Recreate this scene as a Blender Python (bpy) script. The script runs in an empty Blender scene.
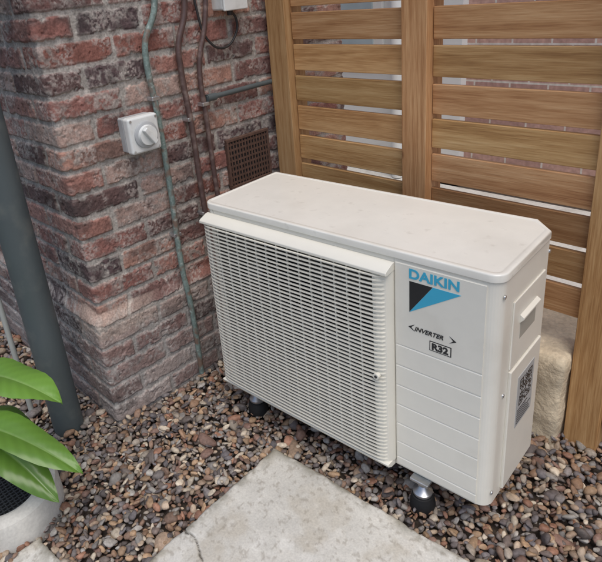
import bpy, bmesh, math, numpy as np
from mathutils import Matrix, Vector
rng=np.random.default_rng(7)
scene=bpy.context.scene
def lin(c):
    c=np.array(c,float)/255.0
    return np.where(c<=.04045,c/12.92,((c+.055)/1.055)**2.4)
def L4(*c): return tuple(float(v) for v in lin(c))+(1,)
def link(o,parent=None):
    scene.collection.objects.link(o)
    if parent is not None: o.parent=parent
    return o
def empty(name,loc=(0,0,0),rz=0):
    e=bpy.data.objects.new(name,None); e.location=loc; e.rotation_euler=(0,0,rz); e.empty_display_size=.1
    return link(e)
def mesh_np(name,V,F,mat,parent=None,smooth=True,cols=None):
    V=np.asarray(V,np.float32);F=np.asarray(F,np.int32)
    me=bpy.data.meshes.new(name);k=F.shape[1]
    me.vertices.add(len(V));me.vertices.foreach_set('co',V.ravel())
    me.loops.add(F.size);me.loops.foreach_set('vertex_index',F.ravel())
    me.polygons.add(len(F));me.polygons.foreach_set('loop_start',np.arange(0,F.size,k,dtype=np.int32))
    me.update(calc_edges=True)
    me.polygons.foreach_set('use_smooth',np.full(len(F),smooth))
    if cols is not None:
        a=me.color_attributes.new('col','FLOAT_COLOR','POINT')
        C=np.ones((len(V),4),np.float32);C[:,:3]=cols;a.data.foreach_set('color',C.ravel())
    me.materials.append(mat);me.validate()
    return link(bpy.data.objects.new(name,me),parent)
def mesh_py(name,V,F,mat,parent=None,smooth=False,bevel=0,seg=2):
    me=bpy.data.meshes.new(name);me.from_pydata([tuple(v) for v in V],[],[tuple(f) for f in F])
    bm=bmesh.new();bm.from_mesh(me);bmesh.ops.recalc_face_normals(bm,faces=bm.faces);bm.to_mesh(me);bm.free()
    me.materials.append(mat)
    for p in me.polygons:p.use_smooth=smooth
    o=link(bpy.data.objects.new(name,me),parent)
    if bevel:
        m=o.modifiers.new('b','BEVEL');m.width=bevel;m.segments=seg;m.limit_method='ANGLE';m.angle_limit=math.radians(35)
        try:m.harden_normals=True
        except:pass
        for p in me.polygons:p.use_smooth=True
    return o
BF=[(0,3,2,1),(4,5,6,7),(0,1,5,4),(1,2,6,5),(2,3,7,6),(3,0,4,7)]
def boxv(x0,x1,y0,y1,z0,z1): return [(x0,y0,z0),(x1,y0,z0),(x1,y1,z0),(x0,y1,z0),(x0,y0,z1),(x1,y0,z1),(x1,y1,z1),(x0,y1,z1)]
def box(name,x0,x1,y0,y1,z0,z1,mat,parent=None,bevel=0): return mesh_py(name,boxv(x0,x1,y0,y1,z0,z1),BF,mat,parent,bevel=bevel)
def prism(name,prof,a0,a1,mat,parent=None,axis='z',bevel=0):
    n=len(prof)
    def m(p,a): return {'z':(p[0],p[1],a),'x':(a,p[0],p[1]),'y':(p[0],a,p[1])}[axis]
    V=[m(p,a0) for p in prof]+[m(p,a1) for p in prof]
    F=[tuple(range(n)),tuple(range(2*n-1,n-1,-1))]+[(i,(i+1)%n,n+(i+1)%n,n+i) for i in range(n)]
    return mesh_py(name,V,F,mat,parent,bevel=bevel)
def lathe(name,prof,mat,parent=None,loc=(0,0,0),n=40,axis='z',closed=False):
    V=[];F=[];k=len(prof)
    for i in range(n):
        a=2*math.pi*i/n
        for r,z in prof:
            p=(r*math.cos(a),r*math.sin(a),z)
            if axis=='x': p=(z,r*math.cos(a),r*math.sin(a))
            if axis=='y': p=(r*math.cos(a),-z,r*math.sin(a))
            V.append((p[0]+loc[0],p[1]+loc[1],p[2]+loc[2]))
    for i in range(n):
        j=(i+1)%n
        for q in range(k if closed else k-1):
            q2=(q+1)%k
            F.append((i*k+q,j*k+q,j*k+q2,i*k+q2))
    o=mesh_py(name,V,F,mat,parent,smooth=True)
    m=o.modifiers.new('e','EDGE_SPLIT');m.split_angle=math.radians(40)
    return o
def tube(name,pts,r,mat,parent=None,bez=True):
    c=bpy.data.curves.new(name,'CURVE');c.dimensions='3D';c.bevel_depth=r;c.bevel_resolution=5;c.resolution_u=14;c.use_fill_caps=True
    s=c.splines.new('BEZIER');s.bezier_points.add(len(pts)-1)
    for b,p in zip(s.bezier_points,pts):
        b.co=p;b.handle_left_type=b.handle_right_type='AUTO' if bez else 'VECTOR'
    c.materials.append(mat)
    return link(bpy.data.objects.new(name,c),parent)
# ---------- noise
_lat={}
def vn(x,y,sc,seed):
    if seed not in _lat:_lat[seed]=np.random.default_rng(seed).random((256,256))
    L=_lat[seed];x=x/sc;y=y/sc;xi=np.floor(x).astype(int);yi=np.floor(y).astype(int);fx=x-xi;fy=y-yi
    fx=fx*fx*(3-2*fx);fy=fy*fy*(3-2*fy);a=xi&255;b=yi&255;a1=(xi+1)&255;b1=(yi+1)&255
    return (L[a,b]*(1-fx)+L[a1,b]*fx)*(1-fy)+(L[a,b1]*(1-fx)+L[a1,b1]*fx)*fy
def fbm(x,y,sc,seed,o=4):
    t=0;w=1;W=0
    for i in range(o):
        t=t+w*vn(x,y,sc,seed+i);W+=w;w*=.55;sc*=.5
    return t/W
def ss(a,b,x): t=np.clip((x-a)/(b-a),0,1);return t*t*(3-2*t)
# ---------- materials
def mat(name,base=(.5,.5,.5,1),rough=.5,metal=0,attr=False,noise=None,bump=None,spec=.5,dirt=None,coord='Object'):
    m=bpy.data.materials.new(name);m.use_nodes=True;nt=m.node_tree;N=nt.nodes;Lk=nt.links
    b=N['Principled BSDF'];b.inputs['Roughness'].default_value=rough;b.inputs['Metallic'].default_value=metal
    b.inputs['Specular IOR Level'].default_value=spec
    tc=N.new('ShaderNodeTexCoord')
    if attr:
        a=N.new('ShaderNodeVertexColor');a.layer_name='col';col=a.outputs['Color']
    else:
        a=N.new('ShaderNodeRGB');a.outputs[0].default_value=base;col=a.outputs[0]
    def ns(sc,det=3):
        n=N.new('ShaderNodeTexNoise');n.inputs['Scale'].default_value=sc;n.inputs['Detail'].default_value=det
        Lk.new(tc.outputs[coord],n.inputs['Vector']);return n
    for (sc,amt) in (noise or []):
        n=ns(sc);mr=N.new('ShaderNodeMapRange');mr.inputs['From Min'].default_value=.3;mr.inputs['From Max'].default_value=.7
        mr.inputs['To Min'].default_value=1-amt;mr.inputs['To Max'].default_value=1+amt
        Lk.new(n.outputs['Fac'],mr.inputs['Value'])
        mx=N.new('ShaderNodeVectorMath');mx.operation='SCALE';Lk.new(col,mx.inputs[0]);Lk.new(mr.outputs[0],mx.inputs['Scale']);col=mx.outputs[0]
    for (sc,lo,hi,dc,amt) in (dirt or []):
        n=ns(sc,5);mr=N.new('ShaderNodeMapRange');mr.inputs['From Min'].default_value=lo;mr.inputs['From Max'].default_value=hi
        mr.inputs['To Max'].default_value=amt;Lk.new(n.outputs['Fac'],mr.inputs['Value'])
        mx=N.new('ShaderNodeMix');mx.data_type='RGBA';Lk.new(mr.outputs[0],mx.inputs['Factor']);Lk.new(col,mx.inputs['A']);mx.inputs['B'].default_value=dc;col=mx.outputs['Result']
    Lk.new(col,b.inputs['Base Color'])
    last=None
    for (sc,st,dist) in (bump or []):
        n=ns(sc,4);bp=N.new('ShaderNodeBump');bp.inputs['Strength'].default_value=st;bp.inputs['Distance'].default_value=dist
        Lk.new(n.outputs['Fac'],bp.inputs['Height'])
        if last:Lk.new(last,bp.inputs['Normal'])
        last=bp.outputs['Normal']
    if last:Lk.new(last,b.inputs['Normal'])
    return m
M_wall=mat('old_brick',attr=True,rough=.9,noise=[(160,.25),(45,.1)],bump=[(260,.6,.0015)],spec=.25)
M_peb=mat('pebble',attr=True,rough=.62,noise=[(120,.25)],bump=[(220,.25,.001)],spec=.35)
M_soil=mat('soil',L4(80,70,62),rough=.95,noise=[(9,.2),(60,.3)],bump=[(60,.6,.01)])
M_slab=mat('concrete',attr=True,rough=.85,noise=[(180,.09),(22,.06)],bump=[(300,.35,.001),(60,.25,.002)],spec=.3)
M_cream=mat('offwhite_paint',L4(230,226,214),rough=.33,noise=[(3,.025),(25,.015)],dirt=[(7,.56,.85,L4(168,158,140),.25)],bump=[(900,.03,.0003)])
M_top=mat('offwhite_lit_top',L4(234,231,221),rough=.22,noise=[(3,.02),(18,.02)],dirt=[(30,.62,.8,L4(176,170,156),.35),(4,.52,.8,L4(198,192,178),.3)],bump=[(3,.05,.01)])  # lighter copy of the casing paint; light on the lid is in the colour
M_grill=mat('offwhite_plastic',L4(228,224,211),rough=.45,noise=[(8,.03)])
M_in=mat('inner_panel_shade',L4(56,55,52),rough=.6,noise=[(8,.1)])  # shade behind the grille put into the plate's dark colour
M_rec=mat('recess_shade_grey',L4(168,164,153),rough=.6,noise=[(8,.05)])
M_dark=mat('dark_cavity',L4(24,25,27),rough=.6,noise=[(30,.3)])  # near-black colour carries the shade inside hollows
M_fan=mat('fan_plastic',L4(42,44,46),rough=.45,noise=[(20,.1)])
M_galv=mat('galvanised',L4(190,192,194),rough=.32,metal=.8,noise=[(40,.2)])
M_rub=mat('rubber',L4(24,24,25),rough=.7,noise=[(60,.2)])
M_blue=mat('logo_blue',L4(60,172,206),rough=.4,noise=[(30,.02)])
M_blk=mat('logo_black',L4(28,30,34),rough=.4,noise=[(30,.02)])
M_white=mat('white_plastic',L4(225,226,222),rough=.4,noise=[(12,.04)],dirt=[(20,.55,.8,L4(150,140,125),.3)])
M_grayp=mat('grey_plastic',L4(176,178,178),rough=.45,noise=[(12,.05)])
M_copg=mat('weathered_green_pipe',L4(118,134,128),rough=.6,noise=[(30,.2),(120,.2)],dirt=[(24,.5,.62,L4(120,90,74),.8),(60,.6,.7,L4(184,190,182),.5)],bump=[(120,.3,.001)])
M_mar=mat('maroon_pipe',L4(90,70,66),rough=.5,noise=[(30,.2)],dirt=[(30,.52,.7,L4(144,128,118),.6)],bump=[(120,.2,.001)])
M_down=mat('downpipe_grey',L4(82,90,91),rough=.45,noise=[(5,.08)],dirt=[(12,.55,.8,L4(140,140,130),.3)],bump=[(6,.1,.004)])
M_thin=mat('pale_pipe',L4(176,178,172),rough=.5,noise=[(10,.06)])
M_vent=mat('terracotta_vent',L4(92,68,57),rough=.85,noise=[(60,.25)],bump=[(200,.3,.001)])
M_sand=mat('sandstone',L4(216,200,172),rough=.9,noise=[(14,.14),(90,.12)],dirt=[(9,.55,.75,L4(140,126,108),.5)],bump=[(40,.7,.01),(200,.4,.003)])
M_rend=mat('white_render',L4(222,224,222),rough=.7,noise=[(5,.04)])
M_cable=mat('cable',L4(50,48,48),rough=.5,noise=[(20,.1)])
M_gull=mat('drain_concrete',L4(208,205,197),rough=.85,noise=[(20,.07),(120,.08)],dirt=[(10,.5,.75,L4(130,122,108),.5)],bump=[(200,.35,.001)])
def wood(name,ax):
    m=bpy.data.materials.new(name);m.use_nodes=True;nt=m.node_tree;N=nt.nodes;K=nt.links
    b=N['Principled BSDF'];b.inputs['Roughness'].default_value=.6;b.inputs['Specular IOR Level'].default_value=.3
    tc=N.new('ShaderNodeTexCoord');at=N.new('ShaderNodeVertexColor');at.layer_name='col'
    sep=N.new('ShaderNodeSeparateColor');K.new(at.outputs['Color'],sep.inputs[0])
    off=N.new('ShaderNodeVectorMath');off.operation='SCALE';K.new(at.outputs['Color'],off.inputs[0]);off.inputs['Scale'].default_value=37
    ad=N.new('ShaderNodeVectorMath');ad.operation='ADD';K.new(tc.outputs['Object'],ad.inputs[0]);K.new(off.outputs[0],ad.inputs[1])
    def mapped(k):
        mp=N.new('ShaderNodeMapping');s=[1,1,1]; s[ax]=k
        mp.inputs['Scale'].default_value=s;K.new(ad.outputs[0],mp.inputs['Vector']);return mp
    mp=mapped(.05);mk=mapped(.55)
    def ns(sc,d=4,dis=0):
        n=N.new('ShaderNodeTexNoise');n.inputs['Scale'].default_value=sc;n.inputs['Detail'].default_value=d;n.inputs['Distortion'].default_value=dis;K.new(mp.outputs[0],n.inputs['Vector']);return n
    n1=ns(30,3,.4);n2=ns(260,3);n3=ns(5,1,.2)
    rg=N.new('ShaderNodeMath');rg.operation='MULTIPLY';K.new(n3.outputs['Fac'],rg.inputs[0]);rg.inputs[1].default_value=120
    sn=N.new('ShaderNodeMath');sn.operation='SINE';K.new(rg.outputs[0],sn.inputs[0])
    sm=N.new('ShaderNodeMath');sm.operation='MULTIPLY_ADD';K.new(sn.outputs[0],sm.inputs[0]);sm.inputs[1].default_value=.05;K.new(n1.outputs['Fac'],sm.inputs[2])
    r=N.new('ShaderNodeValToRGB');e=r.color_ramp.elements
    e[0].position=.28;e[0].color=L4(144,102,64);e[1].position=.74;e[1].color=L4(218,182,134)
    q=e.new(.43);q.color=L4(178,135,88);q=e.new(.57);q.color=L4(200,159,110)
    mm=N.new('ShaderNodeMix');mm.inputs['Factor'].default_value=.42;K.new(sm.outputs[0],mm.inputs['A']);K.new(n2.outputs['Fac'],mm.inputs['B'])
    K.new(mm.outputs['Result'],r.inputs['Fac'])
    mr=N.new('ShaderNodeMapRange');mr.inputs['To Min'].default_value=.70;mr.inputs['To Max'].default_value=1.10;K.new(sep.outputs[0],mr.inputs['Value'])
    sc=N.new('ShaderNodeVectorMath');sc.operation='SCALE';K.new(r.outputs[0],sc.inputs[0]);K.new(mr.outputs[0],sc.inputs['Scale'])
    hs=N.new('ShaderNodeHueSaturation');hm=N.new('ShaderNodeMapRange');hm.inputs['To Min'].default_value=.490;hm.inputs['To Max'].default_value=.506;K.new(sep.outputs[1],hm.inputs['Value']);K.new(hm.outputs[0],hs.inputs['Hue']);K.new(sc.outputs[0],hs.inputs['Color'])
    vo=N.new('ShaderNodeTexVoronoi');vo.inputs['Scale'].default_value=6.0;K.new(mk.outputs[0],vo.inputs['Vector'])
    km=N.new('ShaderNodeMapRange');km.inputs['From Min'].default_value=.03;km.inputs['From Max'].default_value=.065;km.inputs['To Min'].default_value=.65;km.inputs['To Max'].default_value=0;K.new(vo.outputs['Distance'],km.inputs['Value'])
    mx=N.new('ShaderNodeMix');mx.data_type='RGBA';K.new(km.outputs[0],mx.inputs['Factor']);K.new(hs.outputs[0],mx.inputs['A']);mx.inputs['B'].default_value=L4(104,66,40)
    K.new(mx.outputs['Result'],b.inputs['Base Color'])
    bp=N.new('ShaderNodeBump');bp.inputs['Strength'].default_value=.3;bp.inputs['Distance'].default_value=.002;K.new(n2.outputs['Fac'],bp.inputs['Height']);K.new(bp.outputs[0],b.inputs['Normal'])
    return m
M_woodx=wood('timber_slat',0);M_woodz=wood('timber_post',2)
def brickmat(name):
    m=bpy.data.materials.new(name);m.use_nodes=True;nt=m.node_tree;N=nt.nodes;K=nt.links
    b=N['Principled BSDF'];b.inputs['Roughness'].default_value=.9
    tc=N.new('ShaderNodeTexCoord');sx=N.new('ShaderNodeSeparateXYZ');K.new(tc.outputs['Object'],sx.inputs[0])
    a=N.new('ShaderNodeMath');a.operation='ADD';K.new(sx.outputs[0],a.inputs[0]);K.new(sx.outputs[1],a.inputs[1])
    c=N.new('ShaderNodeCombineXYZ');K.new(a.outputs[0],c.inputs[0]);K.new(sx.outputs[2],c.inputs[1])
    t=N.new('ShaderNodeTexBrick');t.inputs['Scale'].default_value=1;t.inputs['Brick Width'].default_value=.24;t.inputs['Row Height'].default_value=.079;t.inputs['Mortar Size'].default_value=.006
    t.inputs['Color1'].default_value=L4(196,160,147);t.inputs['Color2'].default_value=L4(168,134,125);t.inputs['Mortar'].default_value=L4(206,199,190)
    K.new(c.outputs[0],t.inputs['Vector']);n=N.new('ShaderNodeTexNoise');n.inputs['Scale'].default_value=30;K.new(tc.outputs['Object'],n.inputs['Vector'])
    mx=N.new('ShaderNodeMix');mx.data_type='RGBA';mx.blend_type='OVERLAY';mx.inputs['Factor'].default_value=.5;K.new(t.outputs[0],mx.inputs['A']);K.new(n.outputs['Fac'],mx.inputs['B']);K.new(mx.outputs['Result'],b.inputs['Base Color'])
    return m
M_brick=brickmat('brick_plain')
# ---------- brick house
house=empty('brick_house')
s=np.concatenate([np.arange(-2.6,-.8,.012),np.arange(-.8,1.0,.0024),np.arange(1.0,1.3601,.012)])
z=np.concatenate([np.arange(-.05,1.52,.0024),np.arange(1.52,2.7,.012)])
Sg,Zg=np.meshgrid(s,z,indexing='ij')
w1=(fbm(Sg,Zg,.04,11)-.5)*.005;w2=(fbm(Sg,Zg,.04,21)-.5)*.005
S2=Sg+w1;Z2=Zg+w2+ (vn(Sg,Zg*0,.5,31)-.5)*.008
CP=.079
ci=np.floor(Z2/CP).astype(int);dz=Z2-ci*CP;dz=np.minimum(dz,CP-dz)-.0048
par=(ci%2==0)
pos=S2>=0;A=np.abs(S2)
offs=np.where(pos==par,0,.12)
bi=np.floor((A+offs)/.24).astype(int);fr=(A+offs)-bi*.24
dlo=np.where(bi==0,9,fr);ds=np.minimum(dlo,.24-fr)-.0048
d=np.minimum(ds,dz);rc=.007
inn=(ds<rc)&(dz<rc);d=np.where(inn,rc-np.sqrt(np.clip(rc-ds,0,None)**2+np.clip(rc-dz,0,None)**2),d)
bid=(ci*97+np.where(bi==0,0,np.where(pos,bi,bi+40)))%4096
H=np.random.default_rng(5).random((4096,6))[bid]
chip=fbm(Sg,Zg,.025,41)
dd=d-.012*ss(.52,.85,chip)-.003*H[...,3]
face=ss(-.001,.005,dd)
rough=(fbm(Sg,Zg,.010,61)-.5)*.0034+(fbm(Sg,Zg,.04,66)-.5)*.003
h=face*(.0055+.005*(H[...,0]-.5))+rough
pit=ss(.64,.8,fbm(Sg,Zg,.018,71));h=h-pit*.004*face
mort=1-ss(0,.003,dd+.002)
smear=ss(.48,.66,fbm(Sg,Zg,.10,81))*ss(.42,.58,fbm(Sg,Zg,.014,85))
smear=np.maximum(smear,ss(.42,.6,fbm(Sg,Zg,.03,88))*ss(.013,.0,dd)*.85)
pal=lin(np.array([[160,112,98],[146,97,86],[124,88,81],[170,126,108],[104,79,75],[150,102,91],[92,74,74],[174,144,130],[142,92,79]]))
bc=pal[(H[...,1]*9).astype(int)]
bc=bc*(.70+.6*fbm(Sg,Zg,.03,91))[...,None]
soot=ss(.50,.74,fbm(Sg,Zg,.11,95))[...,None];bc=bc*(1-.6*soot)+lin([66,60,59])*.6*soot
pale=(ss(.46,.70,fbm(Sg,Zg,.07,99))*ss(.40,.6,fbm(Sg,Zg,.007,103)))[...,None]*.62
bc=bc*(1-pale)+lin([190,175,165])*pale
mc=lin([174,166,156])*(.5+.85*fbm(Sg,Zg,.02,107))[...,None]
mm=np.clip(mort*.9+smear*.65,0,1)[...,None]
col=bc*(1-mm)+mc*mm
low=(ss(.55,.15,Zg)*.6)[...,None];g=col.mean(-1,keepdims=True)
col=col*(1-low)+ (g*np.array([1.0,.94,.90]))*low
g=col.mean(-1,keepdims=True);col=g+(col-g)*.88
lf_shade=ss(.0,-.05,Sg)[...,None]*.35;col=col*(1-lf_shade)+(g*np.array([.68,.65,.63]))*lf_shade  # shade on the left face, painted into the brick colour
zt=.40+(vn(Sg,Zg*0,.07,111)-.5)*.02
led=ss(zt-.055,zt-.045,Zg+ (fbm(Sg,Zg,.03,113)-.5)*.03)*ss(zt+.05,zt+.04,Zg)
led=led*np.clip(ss(.25,.18,Sg+(fbm(Sg,Zg,.03,114)-.5)*.06)*ss(-.16,-.10,Sg),0,1)
lc=lin([184,168,154])*(.5+.8*fbm(Sg,Zg,.03,117))[...,None]
col=col*(1-led[...,None]*.45)+lc*led[...,None]*.45
off=-.03*ss(zt,zt+.045,Zg)
h=h*(1-led*.2)
r=.010;a=r*math.pi/4
ang=np.clip(Sg/r,-math.pi/4,math.pi/4)-math.pi/4
nx=np.cos(ang);ny=np.sin(ang)
px=np.where(Sg<-a,-r+(Sg+a),np.where(Sg>a,0,-r+r*nx));py=np.where(Sg<-a,0,np.where(Sg>a,r+(Sg-a),r+r*ny))
V=np.stack([px+off+nx*h,py-off+ny*h,Zg],-1).reshape(-1,3)
ns_,nz_=Sg.shape;I=np.arange(ns_*nz_).reshape(ns_,nz_)
F=np.stack([I[:-1,:-1],I[1:,:-1],I[1:,1:],I[:-1,1:]],-1).reshape(-1,4)
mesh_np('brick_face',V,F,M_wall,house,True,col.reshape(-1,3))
box('wall_core',-2.6,-.045,.045,1.37,0,2.69,M_brick,house)
box('roof_slab',-2.75,-.02,.02,1.5,2.702,2.76,M_soil,house)
vent=empty('air_vent');vent.parent=house
y0,y1,z0,z1=.668,.882,.705,.90
box('vent_back',-.038,-.020,y0,y1,z0,z1,M_dark,vent)
for nme,b in dict(f1=(y0-.004,y1+.004,z1-.010,z1+.002),f2=(y0-.004,y1+.004,z0-.002,z0+.010),f3=(y0-.004,y0+.006,z0+.010,z1-.010),f4=(y1-.006,y1+.004,z0+.010,z1-.010)).items():
    box('vent_'+nme,-.03,-.014,b[0],b[1],b[2],b[3],M_vent,vent,.002)
V=[];F=[]
for i in range(1,14):
    yy=y0+(y1-y0)*i/14;F+=[tuple(q+len(V) for q in f) for f in BF];V+=boxv(-.03,-.0165,yy-.0028,yy+.0028,z0+.010,z1-.010)
for i in range(1,9):
    zz=z0+(z1-z0)*i/9;F+=[tuple(q+len(V) for q in f) for f in BF];V+=boxv(-.03,-.018,y0+.006,y1-.006,zz-.004,zz+.004)
mesh_py('vent_lattice',V,F,M_vent,vent)
vent.location=(.006,0,0)
# ---------- pipes
pp=empty('wall_pipe')
tube('conduit',[(-.006,.44,2.6),(-.006,.44,1.5),(-.004,.43,1.40),(-.004,.375,1.30),(-.004,.368,1.24),(-.002,.375,1.10),(0,.378,.8),(.006,.370,.46),(.018,.372,.36),(.018,.374,-.02)],.0105,M_copg,pp)
pq=empty('wall_pipe.001')
tube('conduit',[(-.006,.56,2.6),(-.006,.56,1.5),(-.004,.548,1.38),(-.004,.503,1.27),(-.004,.500,1.2),(0,.508,1.0),(.002,.512,.7),(.02,.518,.38),(.02,.522,-.02)],.0105,M_mar,pq)
pr=empty('wall_pipe.002')
tube('conduit',[(-.006,.655,2.6),(-.006,.655,1.5),(-.004,.63,1.34),(-.004,.582,1.2),(-.002,.58,1.0),(.0,.584,.7),(.02,.587,.38),(.02,.587,-.02)],.0095,M_mar,pr)
for par_,yy,zz in ((pp,.375,1.12),(pp,.374,.62),(pq,.508,1.02),(pr,.58,1.06),(pp,.44,1.47),(pq,.512,.66)):
    box('saddle',-.03,.009,yy-.016,yy+.016,zz-.007,zz+.007,M_galv,par_,.003)
ph=empty('wall_pipe.003')
tube('conduit',[(0.0,.59,1.078),(0.0,.76,1.08),(0.0,.93,1.082)],.0095,M_down,ph)
lathe('coupling',[(0,-.02),(.0135,-.02),(.0135,.02),(0,.02)],M_down,ph,(0.,0,0)).location=(0,.612,1.078)
ph.children[-1].rotation_euler=(math.radians(90),0,0)
cb=empty('cable')
tube('cable_run',[(-.01,.605,1.9),(-.01,.60,1.5),(-.01,.605,1.38),(-.006,.635,1.275),(-.004,.70,1.24),(-.004,.765,1.28),(-.004,.775,1.33),(-.004,.745,1.37)],.0045,M_cable,cb)
sw=empty('isolator_switch')
box('back_box',-.03,.004,.235,.345,.965,1.080,M_grayp,sw,.006)
box('cover',.006,.042,.232,.348,.962,1.083,M_white,sw,.009)
lathe('dial_plate',[(0,.0425),(.044,.0425),(.044,.048),(.040,.051),(0,.051)],M_grayp,sw,(0,.292,1.020),40,'x')
lathe('dial',[(0,.051),(.034,.051),(.032,.062),(0,.062)],M_white,sw,(0,.292,1.020),40,'x')
k=box('handle',.062,.078,-.009,.009,-.032,.032,M_white,sw,.004);k.location=(0,.292,1.020);k.rotation_euler=(math.radians(35),0,0)
for yy,zz in ((.242,.972),(.338,.972),(.242,1.073),(.338,1.073)):
    lathe('screw',[(0,.043),(.004,.043),(.004,.0445),(0,.0445)],M_galv,sw,(0,yy,zz),12,'x')
lathe('gland',[(.013,.0),(.013,.03),(.009,.032),(0,.032)],M_grayp,sw,(.008,.36,1.0),16,'y')
tube('link',[(.0,.346,1.0),(.0,.36,1.0),(-.002,.372,.985),(-.002,.374,.95)],.008,M_copg,sw)
jb=empty('junction_box')
box('body',-.03,.035,.685,.79,1.368,1.47,M_white,jb,.007);box('lid',.037,.048,.682,.793,1.365,1.473,M_white,jb,.004)
lathe('gland',[(0,-.02),(.011,-.02),(.011,0)],M_cable,jb,(0,.745,1.368),16)
# ---------- downpipe & thin pipe
dp=empty('downpipe')
lathe('pipe',[(.0,-.03),(.054,-.03),(.054,2.7),(.0,2.7)],M_down,dp,(-.135,-.135,0),48)
lathe('collar',[(.0585,1.7),(.0585,1.78),(.055,1.785)],M_down,dp,(-.135,-.135,0),48)
box('bracket',-.155,-.115,-.09,.03,1.5,1.53,M_down,dp,.003)
tp=empty('thin_pipe')
tube('pipe',[(-.31,-.20,-.03),(-.31,-.20,.6),(-.31,-.20,1.4),(-.31,-.20,2.6)],.010,M_thin,tp)
box('bracket',-.32,-.30,-.19,.02,1.5,1.52,M_thin,tp)
# ---------- fence
fence=empty('timber_fence')
def boards(name,lst,mt,bev):
    V=[];F=[];C=[]
    for b in lst:
        F+=[tuple(q+len(V) for q in f) for f in BF];V+=boxv(*b);c=rng.random(3);C+=[c]*8
    o=mesh_py(name,V,F,mt,fence,bevel=bev)
    a=o.data.color_attributes.new('col','FLOAT_COLOR','POINT')
    for i,c in enumerate(C):a.data[i].color=(*c,1)
    return o
sl=[]
tops=[1.333-.115*k for k in range(-4,11)]
for xa,xb in ((.105,.606),(.702,1.205),(1.305,2.2),(2.3,3.2)):
    for t in tops:
        if xb==1.205 and t<.45: continue
        e1=rng.normal(0,.0018);sl.append((xa,xb,.948+rng.normal(0,.0008),.966,t-.0945+e1,t+e1))
boards('slats',sl,M_woodx,.0022)
boards('posts',[(.006,.103,.915,1.01,-.03,1.95),(.608,.700,.915,1.01,-.03,1.95),(1.207,1.303,.925,1.02,-.03,1.95),(2.202,2.298,.915,1.01,-.03,1.95)],M_woodz,.003)
boards('cap_rail',[(.006,3.2,.90,1.03,1.952,1.99)],M_woodx,.003)
def rock(name,x0,x1,y0,y1,z0,z1,mt,amp=.012,seed=3):
    bm=bmesh.new();bmesh.ops.create_cube(bm,size=1);bmesh.ops.subdivide_edges(bm,edges=bm.edges[:],cuts=14,use_grid_fill=True)
    from mathutils import noise
    for v in bm.verts:
        p=v.co.copy();c=Vector((x0+(p.x+.5)*(x1-x0),y0+(p.y+.5)*(y1-y0),z0+(p.z+.5)*(z1-z0)))
        e=sum(abs(abs(q)-.5)<.001 for q in p);n=noise.fractal(c*9+Vector((seed,0,0)),.9,2,4)
        dirn=Vector((p.x,p.y,p.z)).normalized();v.co=c+dirn*(n*amp-(.006*(e-1)))
    me=bpy.data.meshes.new(name);bm.to_mesh(me);bm.free();me.materials.append(mt)
    for p in me.polygons:p.use_smooth=True
    return link(bpy.data.objects.new(name,me))
rock('sandstone_block',.93,1.20,.88,1.22,-.05,.315,M_sand)
# ---------- neighbour house
nb=empty('neighbour_house')
box('wall',-6,5,3.0,3.3,0,3.2,M_brick,nb);box('rendered_wall',-2.4,-.30,2.93,3.0,0,3.2,M_rend,nb)
box('window_frame',-1.7,-.9,2.90,2.93,.8,2.2,M_white,nb,.01);box('window_glass',-1.62,-.98,2.885,2.90,.88,2.12,mat('window_glass',L4(170,185,190),rough=.1,noise=[(4,.1)]),nb)
lathe('downpipe',[(.04,0),(.04,3.2)],M_rend,nb,(-.75,2.85,0),24)
box('eave',-6.2,5.2,2.92,3.5,3.202,3.3,M_rend,nb)
# ---------- ground
g=mesh_py('ground',[(-300,-300,-.035),(300,-300,-.035),(300,300,-.035),(-300,300,-.035)],[(0,1,2,3)],M_soil)
box('paving',-6,5,1.25,2.88,-.03,-.005,M_gull)
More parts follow.
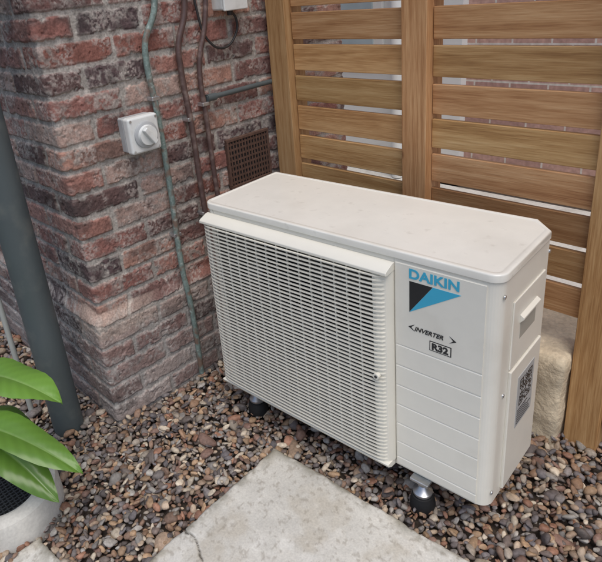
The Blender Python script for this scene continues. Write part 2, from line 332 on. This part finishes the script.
# ---------- slabs
def slab(name,ox,oy,yaw,lx,ly,top,seed,crack=None):
    xs=np.arange(0,lx+.001,.004);ys=np.arange(0,ly+.001,.004);X,Y=np.meshgrid(xs,ys,indexing='ij')
    e=np.minimum(np.minimum(X,lx-X),np.minimum(Y,ly-Y))
    ch=(fbm(X,Y,.03,seed)-.35)*.012
    zz=(fbm(X,Y,.25,seed+5)-.5)*.006+(fbm(X,Y,.012,seed+9)-.5)*.0018
    drop=1-ss(-.001,.006,e-np.clip(ch,0,None)*ss(.02,0,e)*1.5);zz=zz-drop*.004
    c=lin([206,202,192])*(.80+.32*fbm(X,Y,.16,seed+13))[...,None]
    st=(ss(.5,.75,fbm(X,Y,.1,seed+17))*.5)[...,None];c=c*(1-st)+lin([180,170,152])*st
    pt=(ss(.55,.68,fbm(X,Y,.05,seed+19))*.35)[...,None];c=c*(1-pt)+lin([226,223,215])*pt
    sp=(ss(.60,.72,fbm(X,Y,.012,seed+23))*.45)[...,None];c=c*(1-sp)+lin([140,130,115])*sp
    eg=(ss(.045,0,e)*ss(.35,.65,fbm(X,Y,.04,seed+29))*.65)[...,None];c=c*(1-eg)+lin([116,110,92])*eg
    if crack is not None:
        dm=np.full(X.shape,9.)
        wx=X+(fbm(X,Y,.05,seed+31)-.5)*.03;wy=Y+(fbm(X,Y,.05,seed+37)-.5)*.03
        for (ax,ay),(bx,by) in zip(crack[:-1],crack[1:]):
            t=np.clip(((wx-ax)*(bx-ax)+(wy-ay)*(by-ay))/((bx-ax)**2+(by-ay)**2),0,1)
            dm=np.minimum(dm,np.hypot(wx-ax-t*(bx-ax),wy-ay-t*(by-ay)))
        k=1-ss(.0003,.0036,dm);zz=zz-k*.007;c=c*(1-.88*k[...,None])
    Zt=top+zz
    cs,sn=math.cos(yaw),math.sin(yaw)
    px=ox+X*cs+Y*sn;py=oy+X*sn-Y*cs
    jit=ss(.01,0,e)*(fbm(X,Y,.05,seed+41)-.5)*.014
    P=np.stack([px+jit*cs,py+jit,Zt],-1);n,m=X.shape;I=np.arange(n*m).reshape(n,m)
    F=np.stack([I[:-1,:-1],I[:-1,1:],I[1:,1:],I[1:,:-1]],-1).reshape(-1,4)
    V=P.reshape(-1,3);C=c.reshape(-1,3)
    b=np.concatenate([I[:,0],I[-1,1:],I[::-1,-1][1:],I[0,::-1][1:-1]])
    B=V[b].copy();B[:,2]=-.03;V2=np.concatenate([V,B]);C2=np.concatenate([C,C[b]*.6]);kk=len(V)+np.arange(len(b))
    F2=np.stack([b,np.roll(b,-1),np.roll(kk,-1),kk],-1)
    return mesh_np(name,V2,np.concatenate([F,F2]),M_slab,None,True,C2)
slab('concrete_slab',.554,.265,.071,1.15,1.1,.032,200,[(-.02,.385),(.05,.40),(.15,.435),(.25,.55),(.42,.68),(.5,.9)])
slab('concrete_slab.001',.262,-.425,.071,.32,.6,.012,300)
# ---------- gravel
def ico(sub):
    bm=bmesh.new();bmesh.ops.create_icosphere(bm,subdivisions=sub,radius=1);bm.verts.ensure_lookup_table()
    v=np.array([x.co[:] for x in bm.verts]);f=np.array([[q.index for q in p.verts] for p in bm.faces]);bm.free();return v,f
ppal=lin(np.array([[156,134,114],[130,106,90],[118,104,96],[178,158,136],[106,96,90],[192,178,158],[142,114,92],[140,134,128],[126,118,114],[164,136,108],[96,88,86],[154,142,128],[126,100,88],[148,110,90],[160,154,146],[112,106,106]]))
def inslab(x,y,m=.0):
    def t(ox,oy,lx,ly):
        cs,sn=math.cos(.071),math.sin(.071);a=(x-ox)*cs+(y-oy)*sn;b=(x-ox)*sn-(y-oy)*cs
        return (a>m)&(a<lx-m)&(b>m)&(b<ly-m)
    return t(.554,.265,1.15,1.1)|t(.262,-.425,.32,.6)|(np.hypot(x-.085,y+.445)<.155)
def field(x0,x1,y0,y1,p,zc,keep,sz):
    xs=np.arange(x0,x1,p);ys=np.arange(y0,y1,p*.866);X,Y=np.meshgrid(xs,ys,indexing='ij')
    X=X+(np.arange(len(ys))%2)*p/2;X=X+rng.normal(0,p*.2,X.shape);Y=Y+rng.normal(0,p*.2,X.shape)
    X=X.ravel();Y=Y.ravel();k=rng.random(len(X))<keep
    k&=~((X<.012)&(Y>-.012));k&=~inslab(X,Y,.010);k&=np.hypot(X+.135,Y+.135)>.058
    X=X[k];Y=Y[k];n=len(X);zz=zc+rng.normal(0,.004,n)
    sx=sz*np.exp(rng.normal(0,.32,n));ax=np.stack([sx,sx*rng.uniform(.5,.95,n),sx*rng.uniform(.32,.6,n)],-1)
    return np.stack([X,Y,zz],-1),ax
tv,tf=ico(2);templ=[]
for i in range(22):
    q=tv.copy();
    for _ in range(5):
        dr=rng.normal(size=3);dr/=np.linalg.norm(dr);dt=q@dr;q=q*(1+.13*np.sin(dt*rng.uniform(1.2,2.4)+rng.uniform(0,6)))[:,None]
    for _ in range(4):
        dr=rng.normal(size=3);dr/=np.linalg.norm(dr);dt=q@dr;cut=rng.uniform(.45,.8);q=q-np.clip(dt-cut,0,None)[:,None]*dr*.85
    templ.append(q)
templ=np.array(templ)
def pebbles(name,parts,parent):
    P=np.concatenate([a for a,b in parts]);A=np.concatenate([b for a,b in parts]);n=len(P)
    yaw=rng.uniform(0,2*math.pi,n);tx=rng.normal(0,.38,n);ty=rng.normal(0,.38,n)
    T=templ[rng.integers(0,len(templ),n)]*A[:,None,:]
    cx,sx_=np.cos(tx)[:,None],np.sin(tx)[:,None];cy,sy_=np.cos(ty)[:,None],np.sin(ty)[:,None];cz,sz_=np.cos(yaw)[:,None],np.sin(yaw)[:,None]
    x,y,z=T[...,0],T[...,1],T[...,2]
    y,z=y*cx-z*sx_,y*sx_+z*cx; x,z=x*cy+z*sy_,-x*sy_+z*cy; x,y=x*cz-y*sz_,x*sz_+y*cz
    V=np.stack([x,y,z],-1)+P[:,None,:]
    F=tf[None]+(np.arange(n)*len(tv))[:,None,None]
    c=ppal[rng.integers(0,len(ppal),n)]*rng.uniform(.72,1.3,(n,1))
    C=np.repeat(c[:,None,:],len(tv),1)
    return mesh_np(name,V.reshape(-1,3),F.reshape(-1,3),M_peb,parent,True,C.reshape(-1,3))
pebbles('gravel',[field(-.55,1.75,-.8,.98,.0195,.0,1,.0114),field(-.55,1.75,-.8,.98,.024,-.014,.8,.0125),field(-.5,1.7,-.8,.95,.05,.010,.8,.0135),
  field(-1.2,-.55,-.9,0,.024,0,1,.014),field(1.75,2.6,-.9,.98,.024,0,1,.014)],None)
# ---------- drain
dr=empty('gully_drain')
DX,DY=.085,-.445
lathe('surround',[(.092,.02),(.095,.072),(.102,.084),(.118,.090),(.142,.090),(.155,.084),(.163,.06),(.166,-.03)],M_gull,dr,(DX,DY,0),64)
lathe('well',[(.095,.065),(.095,-.02),(0,-.02)],M_dark,dr,(DX,DY,0),40)
V=[];F=[]
for i in range(-7,8):
    o=i*.0135;hh=math.sqrt(max(.095**2-o*o,0))
    if hh<.015:continue
    for b in ((DX+o-.0022,DX+o+.0022,DY-hh,DY+hh,.058,.068),(DX-hh,DX+hh,DY+o-.0022,DY+o+.0022,.0562,.0662)):
        F+=[tuple(q+len(V) for q in f) for f in BF];V+=boxv(*b)
mesh_py('grate',V,F,M_fan,dr)
# ---------- plant
def leafmat():
    m=bpy.data.materials.new('leaf');m.use_nodes=True;N=m.node_tree.nodes;K=m.node_tree.links;b=N['Principled BSDF']
    at=N.new('ShaderNodeVertexColor');at.layer_name='col';K.new(at.outputs[0],b.inputs['Base Color']);b.inputs['Roughness'].default_value=.28
    t=N.new('ShaderNodeBsdfTranslucent');K.new(at.outputs[0],t.inputs[0]);mx=N.new('ShaderNodeMixShader');mx.inputs[0].default_value=.3
    K.new(b.outputs[0],mx.inputs[1]);K.new(t.outputs[0],mx.inputs[2]);K.new(mx.outputs[0],N['Material Output'].inputs[0]);return m
M_leaf=leafmat();M_stem=mat('stem',L4(96,124,56),rough=.5,noise=[(20,.1)])
plant=empty('leafy_plant')
def leaf(base,tip,width,droop,fold,roll,seed,bright=1):
    b=Vector(base);t=Vector(tip);ax=t-b;n=36;m=12
    side=ax.cross(Vector((0,0,1))).normalized();upv=side.cross(ax).normalized()
    side2=side*math.cos(roll)+upv*math.sin(roll);up2=upv*math.cos(roll)-side*math.sin(roll)
    V=[];C=[];r=np.random.default_rng(seed);ph=r.uniform(0,6)
    for i in range(n+1):
        u=i/n;w=width*max(.004,(math.sin(math.pi*u**.85))**.62*(1 if u<.8 else 1-.35*((u-.8)/.2)**2)) if 0<u<1 else .0005
        c=b+ax*u+Vector((0,0,1))*(droop*4*u*(1-u))
        for j in range(-m,m+1):
            v=j/m
            rip=.12*width*math.sin(u*11+ph+ (1 if v>0 else 2))*abs(v)**1.5
            vein=.014*width*math.sin((u-abs(v)*.16)*2*math.pi*11)*abs(v)**.3
            hh=fold*w*(abs(v)*1.6-1.3*v*v)+rip+vein
            V.append(c+side2*(v*w)+up2*hh)
            k=bright*(1+.05*math.sin((u-abs(v)*.16)*2*math.pi*11)+.12*math.sin(u*5+ph)) ; base_c=np.array([.17,.33,.055])
            if abs(j)==0: base_c=np.array([.28,.46,.14])
            C.append(base_c*k)
    q=2*m+1;F=[(i*q+j,i*q+j+1,(i+1)*q+j+1,(i+1)*q+j) for i in range(n) for j in range(2*m)]
    mesh_np('leaf',[tuple(v) for v in V],F,M_leaf,plant,True,np.array(C))
base=Vector((-.18,-.66,-.02))
LV=[((-.06,-.42,.43),(.245,-.255,.375),.078,.040,.30,.10,1,1.15),
    ((.02,-.50,.35),(.43,-.31,.275),.060,.045,.35,.0,2,1.0),
    ((.03,-.47,.31),(.385,-.375,.195),.058,.04,.3,-.35,3,.8),
    ((-.08,-.46,.31),(.18,-.32,.30),.05,.03,.2,.5,4,.6),
    ((-.2,-.62,.45),(-.5,-.5,.5),.07,.05,.3,0,5,1),
    ((-.15,-.75,.42),(.0,-1.1,.4),.07,.05,.3,0,6,1),
    ((-.22,-.75,.42),(-.5,-1.0,.45),.07,.05,.3,0,7,.9)]
for l in LV:
    leaf(*l);b=Vector(l[0]);tube('stem',[tuple(base+Vector(rng.normal(0,.012,3))),tuple((base+b)/2+Vector((0,0,.05))),l[0]],.005,M_stem,plant)
# ---------- air conditioner
ac=empty('air_conditioner_unit',(.246,.341,.11),.066)
W,D,Hh=.968,.345,.70
def arc(cx,cy,r,a0,a1,n=8): return [(cx+r*math.cos(math.radians(a0+(a1-a0)*i/n)),cy+r*math.sin(math.radians(a0+(a1-a0)*i/n))) for i in range(n+1)]
prof=[(.70,0)]+arc(W-.032,.032,.032,-90,0)+[(W,D-.05),(W-.045,D),(.70,D)]
prism('right_cabinet',prof,.018,Hh-.022,M_cream,ac)
prof=[(.0,.03)]+arc(.03,.03,.03,180,270)[1:]+[(.035,.0),(.035,.02),(.02,.04),(.02,D),(0,D)]
prism('left_cabinet',prof,.018,Hh-.022,M_cream,ac)
prism('front_top_rail',[(.036,.001),(.699,.001),(.699,.02),(.036,.02)],.655,Hh-.022,M_cream,ac)
box('back_coil',.02,.70,D-.02,D,.02,Hh-.03,M_dark,ac)
prism('base_pan',[(.012,.012),(W-.035,.012),(W-.012,.035),(W-.012,D-.05),(W-.05,D-.01),(.012,D-.01)],0,.018,M_cream,ac,bevel=.003)
def ring(o):
    r=.034
    return arc(r-.004+0,r-.004,r-o,180,270)+arc(W+.004-r,r-.004,r-o,-90,0)+[(W+.004-o,D-.055),(W-.05,D+.004-o)]+arc(.012,D-.008,.012-min(o,.01),90,180,4)
lv=[(0.006,Hh-.0205),(0,Hh-.0195),(0,Hh-.004),(.0007,Hh-.0016),(.002,Hh-.0004),(.004,Hh),(.012,Hh+.0003),(.015,Hh-.0014),(.019,Hh-.0014)]
V=[];F=[];n=len(ring(0))
for o,zz in lv: V+=[(x,y,zz) for x,y in ring(o)]
for l in range(len(lv)-1):
    F+=[(l*n+i,l*n+(i+1)%n,(l+1)*n+(i+1)%n,(l+1)*n+i) for i in range(n)]
F.append(tuple(range((len(lv)-1)*n,len(lv)*n)));F.append(tuple(range(n)))
o=mesh_py('top_plate',V,F,M_top,ac,smooth=True);m=o.modifiers.new('e','EDGE_SPLIT');m.split_angle=math.radians(42)
cx,cz,R=.352,.335,.295
nA=72;V=[];F=[]
for i in range(nA):
    a=2*math.pi*i/nA;c,s_=math.cos(a),math.sin(a)
    t=min((.348 if c>0 else .317)/max(abs(c),1e-6),(.33 if s_>0 else .315)/max(abs(s_),1e-6))
    V+=[(cx+c*t,.002,cz+s_*t),(cx+c*R,.002,cz+s_*R),(cx+c*(R-.01),.015,cz+s_*(R-.01)),(cx+c*(R-.012),.07,cz+s_*(R-.012))]
for i in range(nA):
    j=(i+1)%nA
    for q in range(3):F.append((i*4+q,j*4+q,j*4+q+1,i*4+q+1))
mesh_py('orifice_plate',V,F,M_in,ac,smooth=False)
box('cavity_back',.03,.69,.20,.205,.03,.66,M_dark,ac)
lathe('fan_hub',[(0,.0),(.05,.0),(.06,-.02),(.06,-.08)],M_fan,ac,(cx,.05,cz),32,'y')
V=[];F=[]
for b in range(3):
    a0=b*2*math.pi/3+.4;nr,na=8,14;st=len(V)
    for i in range(nr+1):
        rr=.058+(.275-.058)*i/nr
        for j in range(na+1):
            a=a0+(j/na)*(1.25+.35*i/nr)+.5*i/nr
            V.append((cx+rr*math.cos(a),.06+.07*j/na,cz+rr*math.sin(a)))
    F+=[(st+i*(na+1)+j,st+(i+1)*(na+1)+j,st+(i+1)*(na+1)+j+1,st+i*(na+1)+j+1) for i in range(nr) for j in range(na)]
mesh_py('fan_blades',V,F,M_fan,ac,smooth=True)
prism('grille_header',[(0.0005,.666),(-.010,.665),(-.036,.654),(-.041,.650),(-.0415,.643),(-.038,.640),(0.0005,.643)],.010,.700,M_grill,ac,'x',bevel=.0015)
prism('grille_bottom',[(.001,.012),(-.02,.014),(-.036,.024),(-.04,.034),(-.036,.036),(.001,.034)],.012,.696,M_grill,ac,'x',bevel=.002)
prism('grille_end',[(.699,.001),(.699,-.008),(.690,-.026),(.672,-.034),(.655,-.034),(.655,-.028),(.668,-.026),(.682,.001)],.034,.643,M_grill,ac,'z',bevel=.001)
def sweep(path,thick,depth,axis,c):
    V=[];F=[];P=[Vector(p) for p in path];n=len(P)
    for i,p in enumerate(P):
        t=(P[min(i+1,n-1)]-P[max(i-1,0)]).normalized();nn=Vector((-t.y,t.x))
        q=p+nn*depth
        for (u,w) in ((p,-thick/2),(p,thick/2),(q,thick/2),(q,-thick/2)):
            V.append((u.x,u.y,c+w) if axis=='h' else (c+w,u.y,u.x))
    for i in range(n-1):
        for a in range(4):F.append((i*4+a,i*4+(a+1)%4,(i+1)*4+(a+1)%4,(i+1)*4+a))
    F+=[(0,1,2,3),((n-1)*4+3,(n-1)*4+2,(n-1)*4+1,(n-1)*4)]
    return V,F
hp=[(.004,.0),(.006,-.010),(.011,-.021),(.019,-.031),(.030,-.038),(.045,-.0415),(.07,-.0435),(.35,-.0455),(.63,-.0435),(.664,-.0415),(.682,-.035),(.692,-.022),(.697,.0)]
V=[];F=[];zz=.0465
while zz<.640:
    v,f=sweep(hp,.0033,.0062,'h',zz);F+=[tuple(q+len(V) for q in g_) for g_ in f];V+=v;zz+=.0128
mesh_py('grille_slats',V,F,M_grill,ac,smooth=False)
vp=[(.014,-.0),(.02,-.02),(.032,-.032),(.05,-.0375),(.3,-.038),(.55,-.038),(.63,-.037),(.645,-.034)]
V=[];F=[];xx=.045
while xx<.66:
    v,f=sweep(vp,.0026,.005,'v',xx);F+=[tuple(q+len(V) for q in g_) for g_ in f];V+=v;xx+=.041
mesh_py('grille_ribs',V,F,M_grill,ac)
lathe('grille_screw',[(0,.036),(.009,.036),(.009,.048),(.0,.048)],M_grill,ac,(.668,0,.335),16,'y')
lathe('grille_screw_head',[(0,.048),(.0045,.048),(.004,.0495),(0,.0495)],M_fan,ac,(.668,0,.335),16,'y')
pf=[(.001,.670),(-.0035,.668)]
for gz in (.43,.365,.30,.235,.17,.105,.05):
    pf+=[(-.0035,gz+.0032),(-.0014,gz+.0005),(-.0014,gz-.0005),(-.0035,gz-.0032)]
pf=pf+[(-.0035,.024),(.001,.022)]
prism('front_panel',pf,.7045,.936,M_cream,ac,'x')
def text(s,size,x,z,mt,shear=0,bold=0,sx=1):
    c=bpy.data.curves.new('lettering','FONT');c.body=s;c.size=size;c.extrude=.0003;c.shear=shear;c.offset=bold
    c.materials.append(mt);o=link(bpy.data.objects.new('lettering',c),ac);o.location=(x,-.0045,z);o.rotation_euler=(math.radians(90),0,0);o.scale=(sx,1,1);return o
text('DAIKIN',.036,.742,.636,M_blue,0,.0011,1.10)
def decal(name,pts,mt,y=-.0042): 
    return prism(name,[(p[0],p[1]) for p in pts],y,y+.0008,mt,ac,'y')
decal('logo_mark_dark',[(.744,.627),(.806,.627),(.744,.54)],M_blk)
decal('logo_mark_blue',[(.8065,.627),(.878,.627),(.744,.5395)],M_blue)
text('INVERTER',.0175,.758,.490,M_blk,.3,.0004,1.0)
for sx_,xx in ((-1,.753),(1,.858)):
    decal('chevron',[(xx+sx_*.012,.4965),(xx-sx_*.006,.507),(xx+sx_*.004,.4965),(xx-sx_*.006,.487)],M_blk)
decal('badge_plate',[(.800,.448),(.858,.448),(.858,.476),(.800,.476)],M_blk)
decal('badge_inner',[(.8025,.4505),(.8555,.4505),(.8555,.4735),(.8025,.4735)],M_cream,-.0046)
text('R32',.025,.806,.4535,M_blk,0,.0012,1.1).location.y=-.0049
def side(name,y0,y1,z0,z1,mt,x0=W-.001,x1=W+.0025,bev=.0015): return box(name,x0,x1,y0,y1,z0,z1,mt,ac,bev)
side('service_cover',.075,.275,.03,.405,M_cream,W-.001,W+.008,.003)
side('cover_upper',.075,.275,.41,.60,M_cream,W-.001,W+.004,.003)
side('handle_shade_plate',.120,.220,.478,.536,M_rec,W+.0035,W+.0047,.0004)  # flat plate; the shade of the recess is only its grey colour
prism('handle_lip',[(W+.004,.548),(W+.014,.541),(W+.014,.536),(W+.004,.524)],.115,.225,M_cream,ac,'y',bevel=.001)
side('label_plate',.125,.235,.20,.36,M_grayp,W+.0075,W+.009,.0003)
V=[];F=[];lr=np.random.default_rng(9)
for i in range(21):
    for j in range(21):
        fi=(i<6 and j<6) or (i<6 and j>14) or (i>14 and j>14)
        if fi:
            a,b_=(i if i<6 else i-15),(j if j<6 else j-15);on=(a in(0,5) or b_ in(0,5) or (a in(2,3) and b_ in(2,3)))
        else: on=lr.random()<.48
        if on:
            yy=.14+i*.0039;z2=.262+j*.0039;F+=[tuple(q+len(V) for q in f) for f in BF];V+=boxv(W+.0088,W+.0094,yy,yy+.0038,z2,z2+.0038)
for j in range(6):
    z2=.208+j*.008;F+=[tuple(q+len(V) for q in f) for f in BF];V+=boxv(W+.0088,W+.0094,.132,.132+lr.uniform(.05,.095),z2,z2+.003)
mesh_py('label_print',V,F,M_blk,ac)
for yy,z2 in ((.02,.64),(.02,.06),(.30,.64),(.05,.35),(.29,.30)):
    lathe('screw',[(0,.0),(.0055,.0),(.005,.0025),(0,.0025)],M_galv,ac,(W,yy,z2),14,'x')
for fx,fy in ((.105,.035),(.775,.02),(.11,D-.04),(.775,D-.04)):
    box('foot_bracket',fx-.028,fx+.028,fy-.03,fy+.03,-.010,-.0005,M_galv,ac,.002)
    lathe('foot_rod',[(.007,-.075),(.007,-.005)],M_galv,ac,(fx,fy,0),12)
    lathe('foot_nut',[(0,-.028),(.016,-.028),(.016,-.012),(0,-.012)],M_galv,ac,(fx,fy-.004,0),6)
    lathe('foot_washer',[(0,-.062),(.026,-.062),(.028,-.058),(.028,-.052),(.018,-.044),(.010,-.034),(0,-.034)],M_galv,ac,(fx,fy-.004,0),28)
    lathe('foot_pad',[(0,-.115),(.036,-.115),(.037,-.098),(.034,-.080),(.030,-.066),(.02,-.063),(0,-.063)],M_rub,ac,(fx,fy-.004,0),28)
# ---------- camera
y_,t_,r_=-.846,-.386,-.101
f=Vector((math.sin(y_)*math.cos(t_),math.cos(y_)*math.cos(t_),math.sin(t_)));rt=Vector((math.cos(y_),-math.sin(y_),0));up=rt.cross(f)
Rr=rt*math.cos(r_)+up*math.sin(r_);Uu=up*math.cos(r_)-rt*math.sin(r_)
cam=bpy.data.cameras.new('camera');co=link(bpy.data.objects.new('camera',cam))
M=Matrix.Identity(4)
for i in range(3):M[i][0]=Rr[i];M[i][1]=Uu[i];M[i][2]=-f[i]
M[0][3],M[1][3],M[2][3]=1.717,-.711,1.447
co.matrix_world=M;cam.sensor_fit='HORIZONTAL';cam.sensor_width=36;cam.lens=589.486/602*36;cam.shift_x=.0602;cam.shift_y=-.0972;cam.clip_start=.02;cam.clip_end=1000
scene.camera=co
# ---------- light
sd=Vector((.40,-.22,1.0)).normalized()
el=math.asin(sd.z);az=math.atan2(sd.x,sd.y)
w=bpy.data.worlds.new('World');scene.world=w;w.use_nodes=True;N=w.node_tree.nodes;bg=N['Background'];sk=N.new('ShaderNodeTexSky');sk.sky_type='NISHITA';sk.sun_disc=False;sk.sun_elevation=el;sk.sun_rotation=az;sk.air_density=1.0;sk.dust_density=2.5;sk.ozone_density=.9
w.node_tree.links.new(sk.outputs[0],bg.inputs[0]);bg.inputs[1].default_value=.15
l=bpy.data.lights.new('sun','SUN');l.energy=1.5;l.angle=math.radians(38);l.color=(1,.97,.925);lo=link(bpy.data.objects.new('sun',l));lo.rotation_euler=(-sd).to_track_quat('-Z','Y').to_euler()
scene.view_settings.view_transform='Standard';scene.view_settings.look='None';scene.view_settings.exposure=0
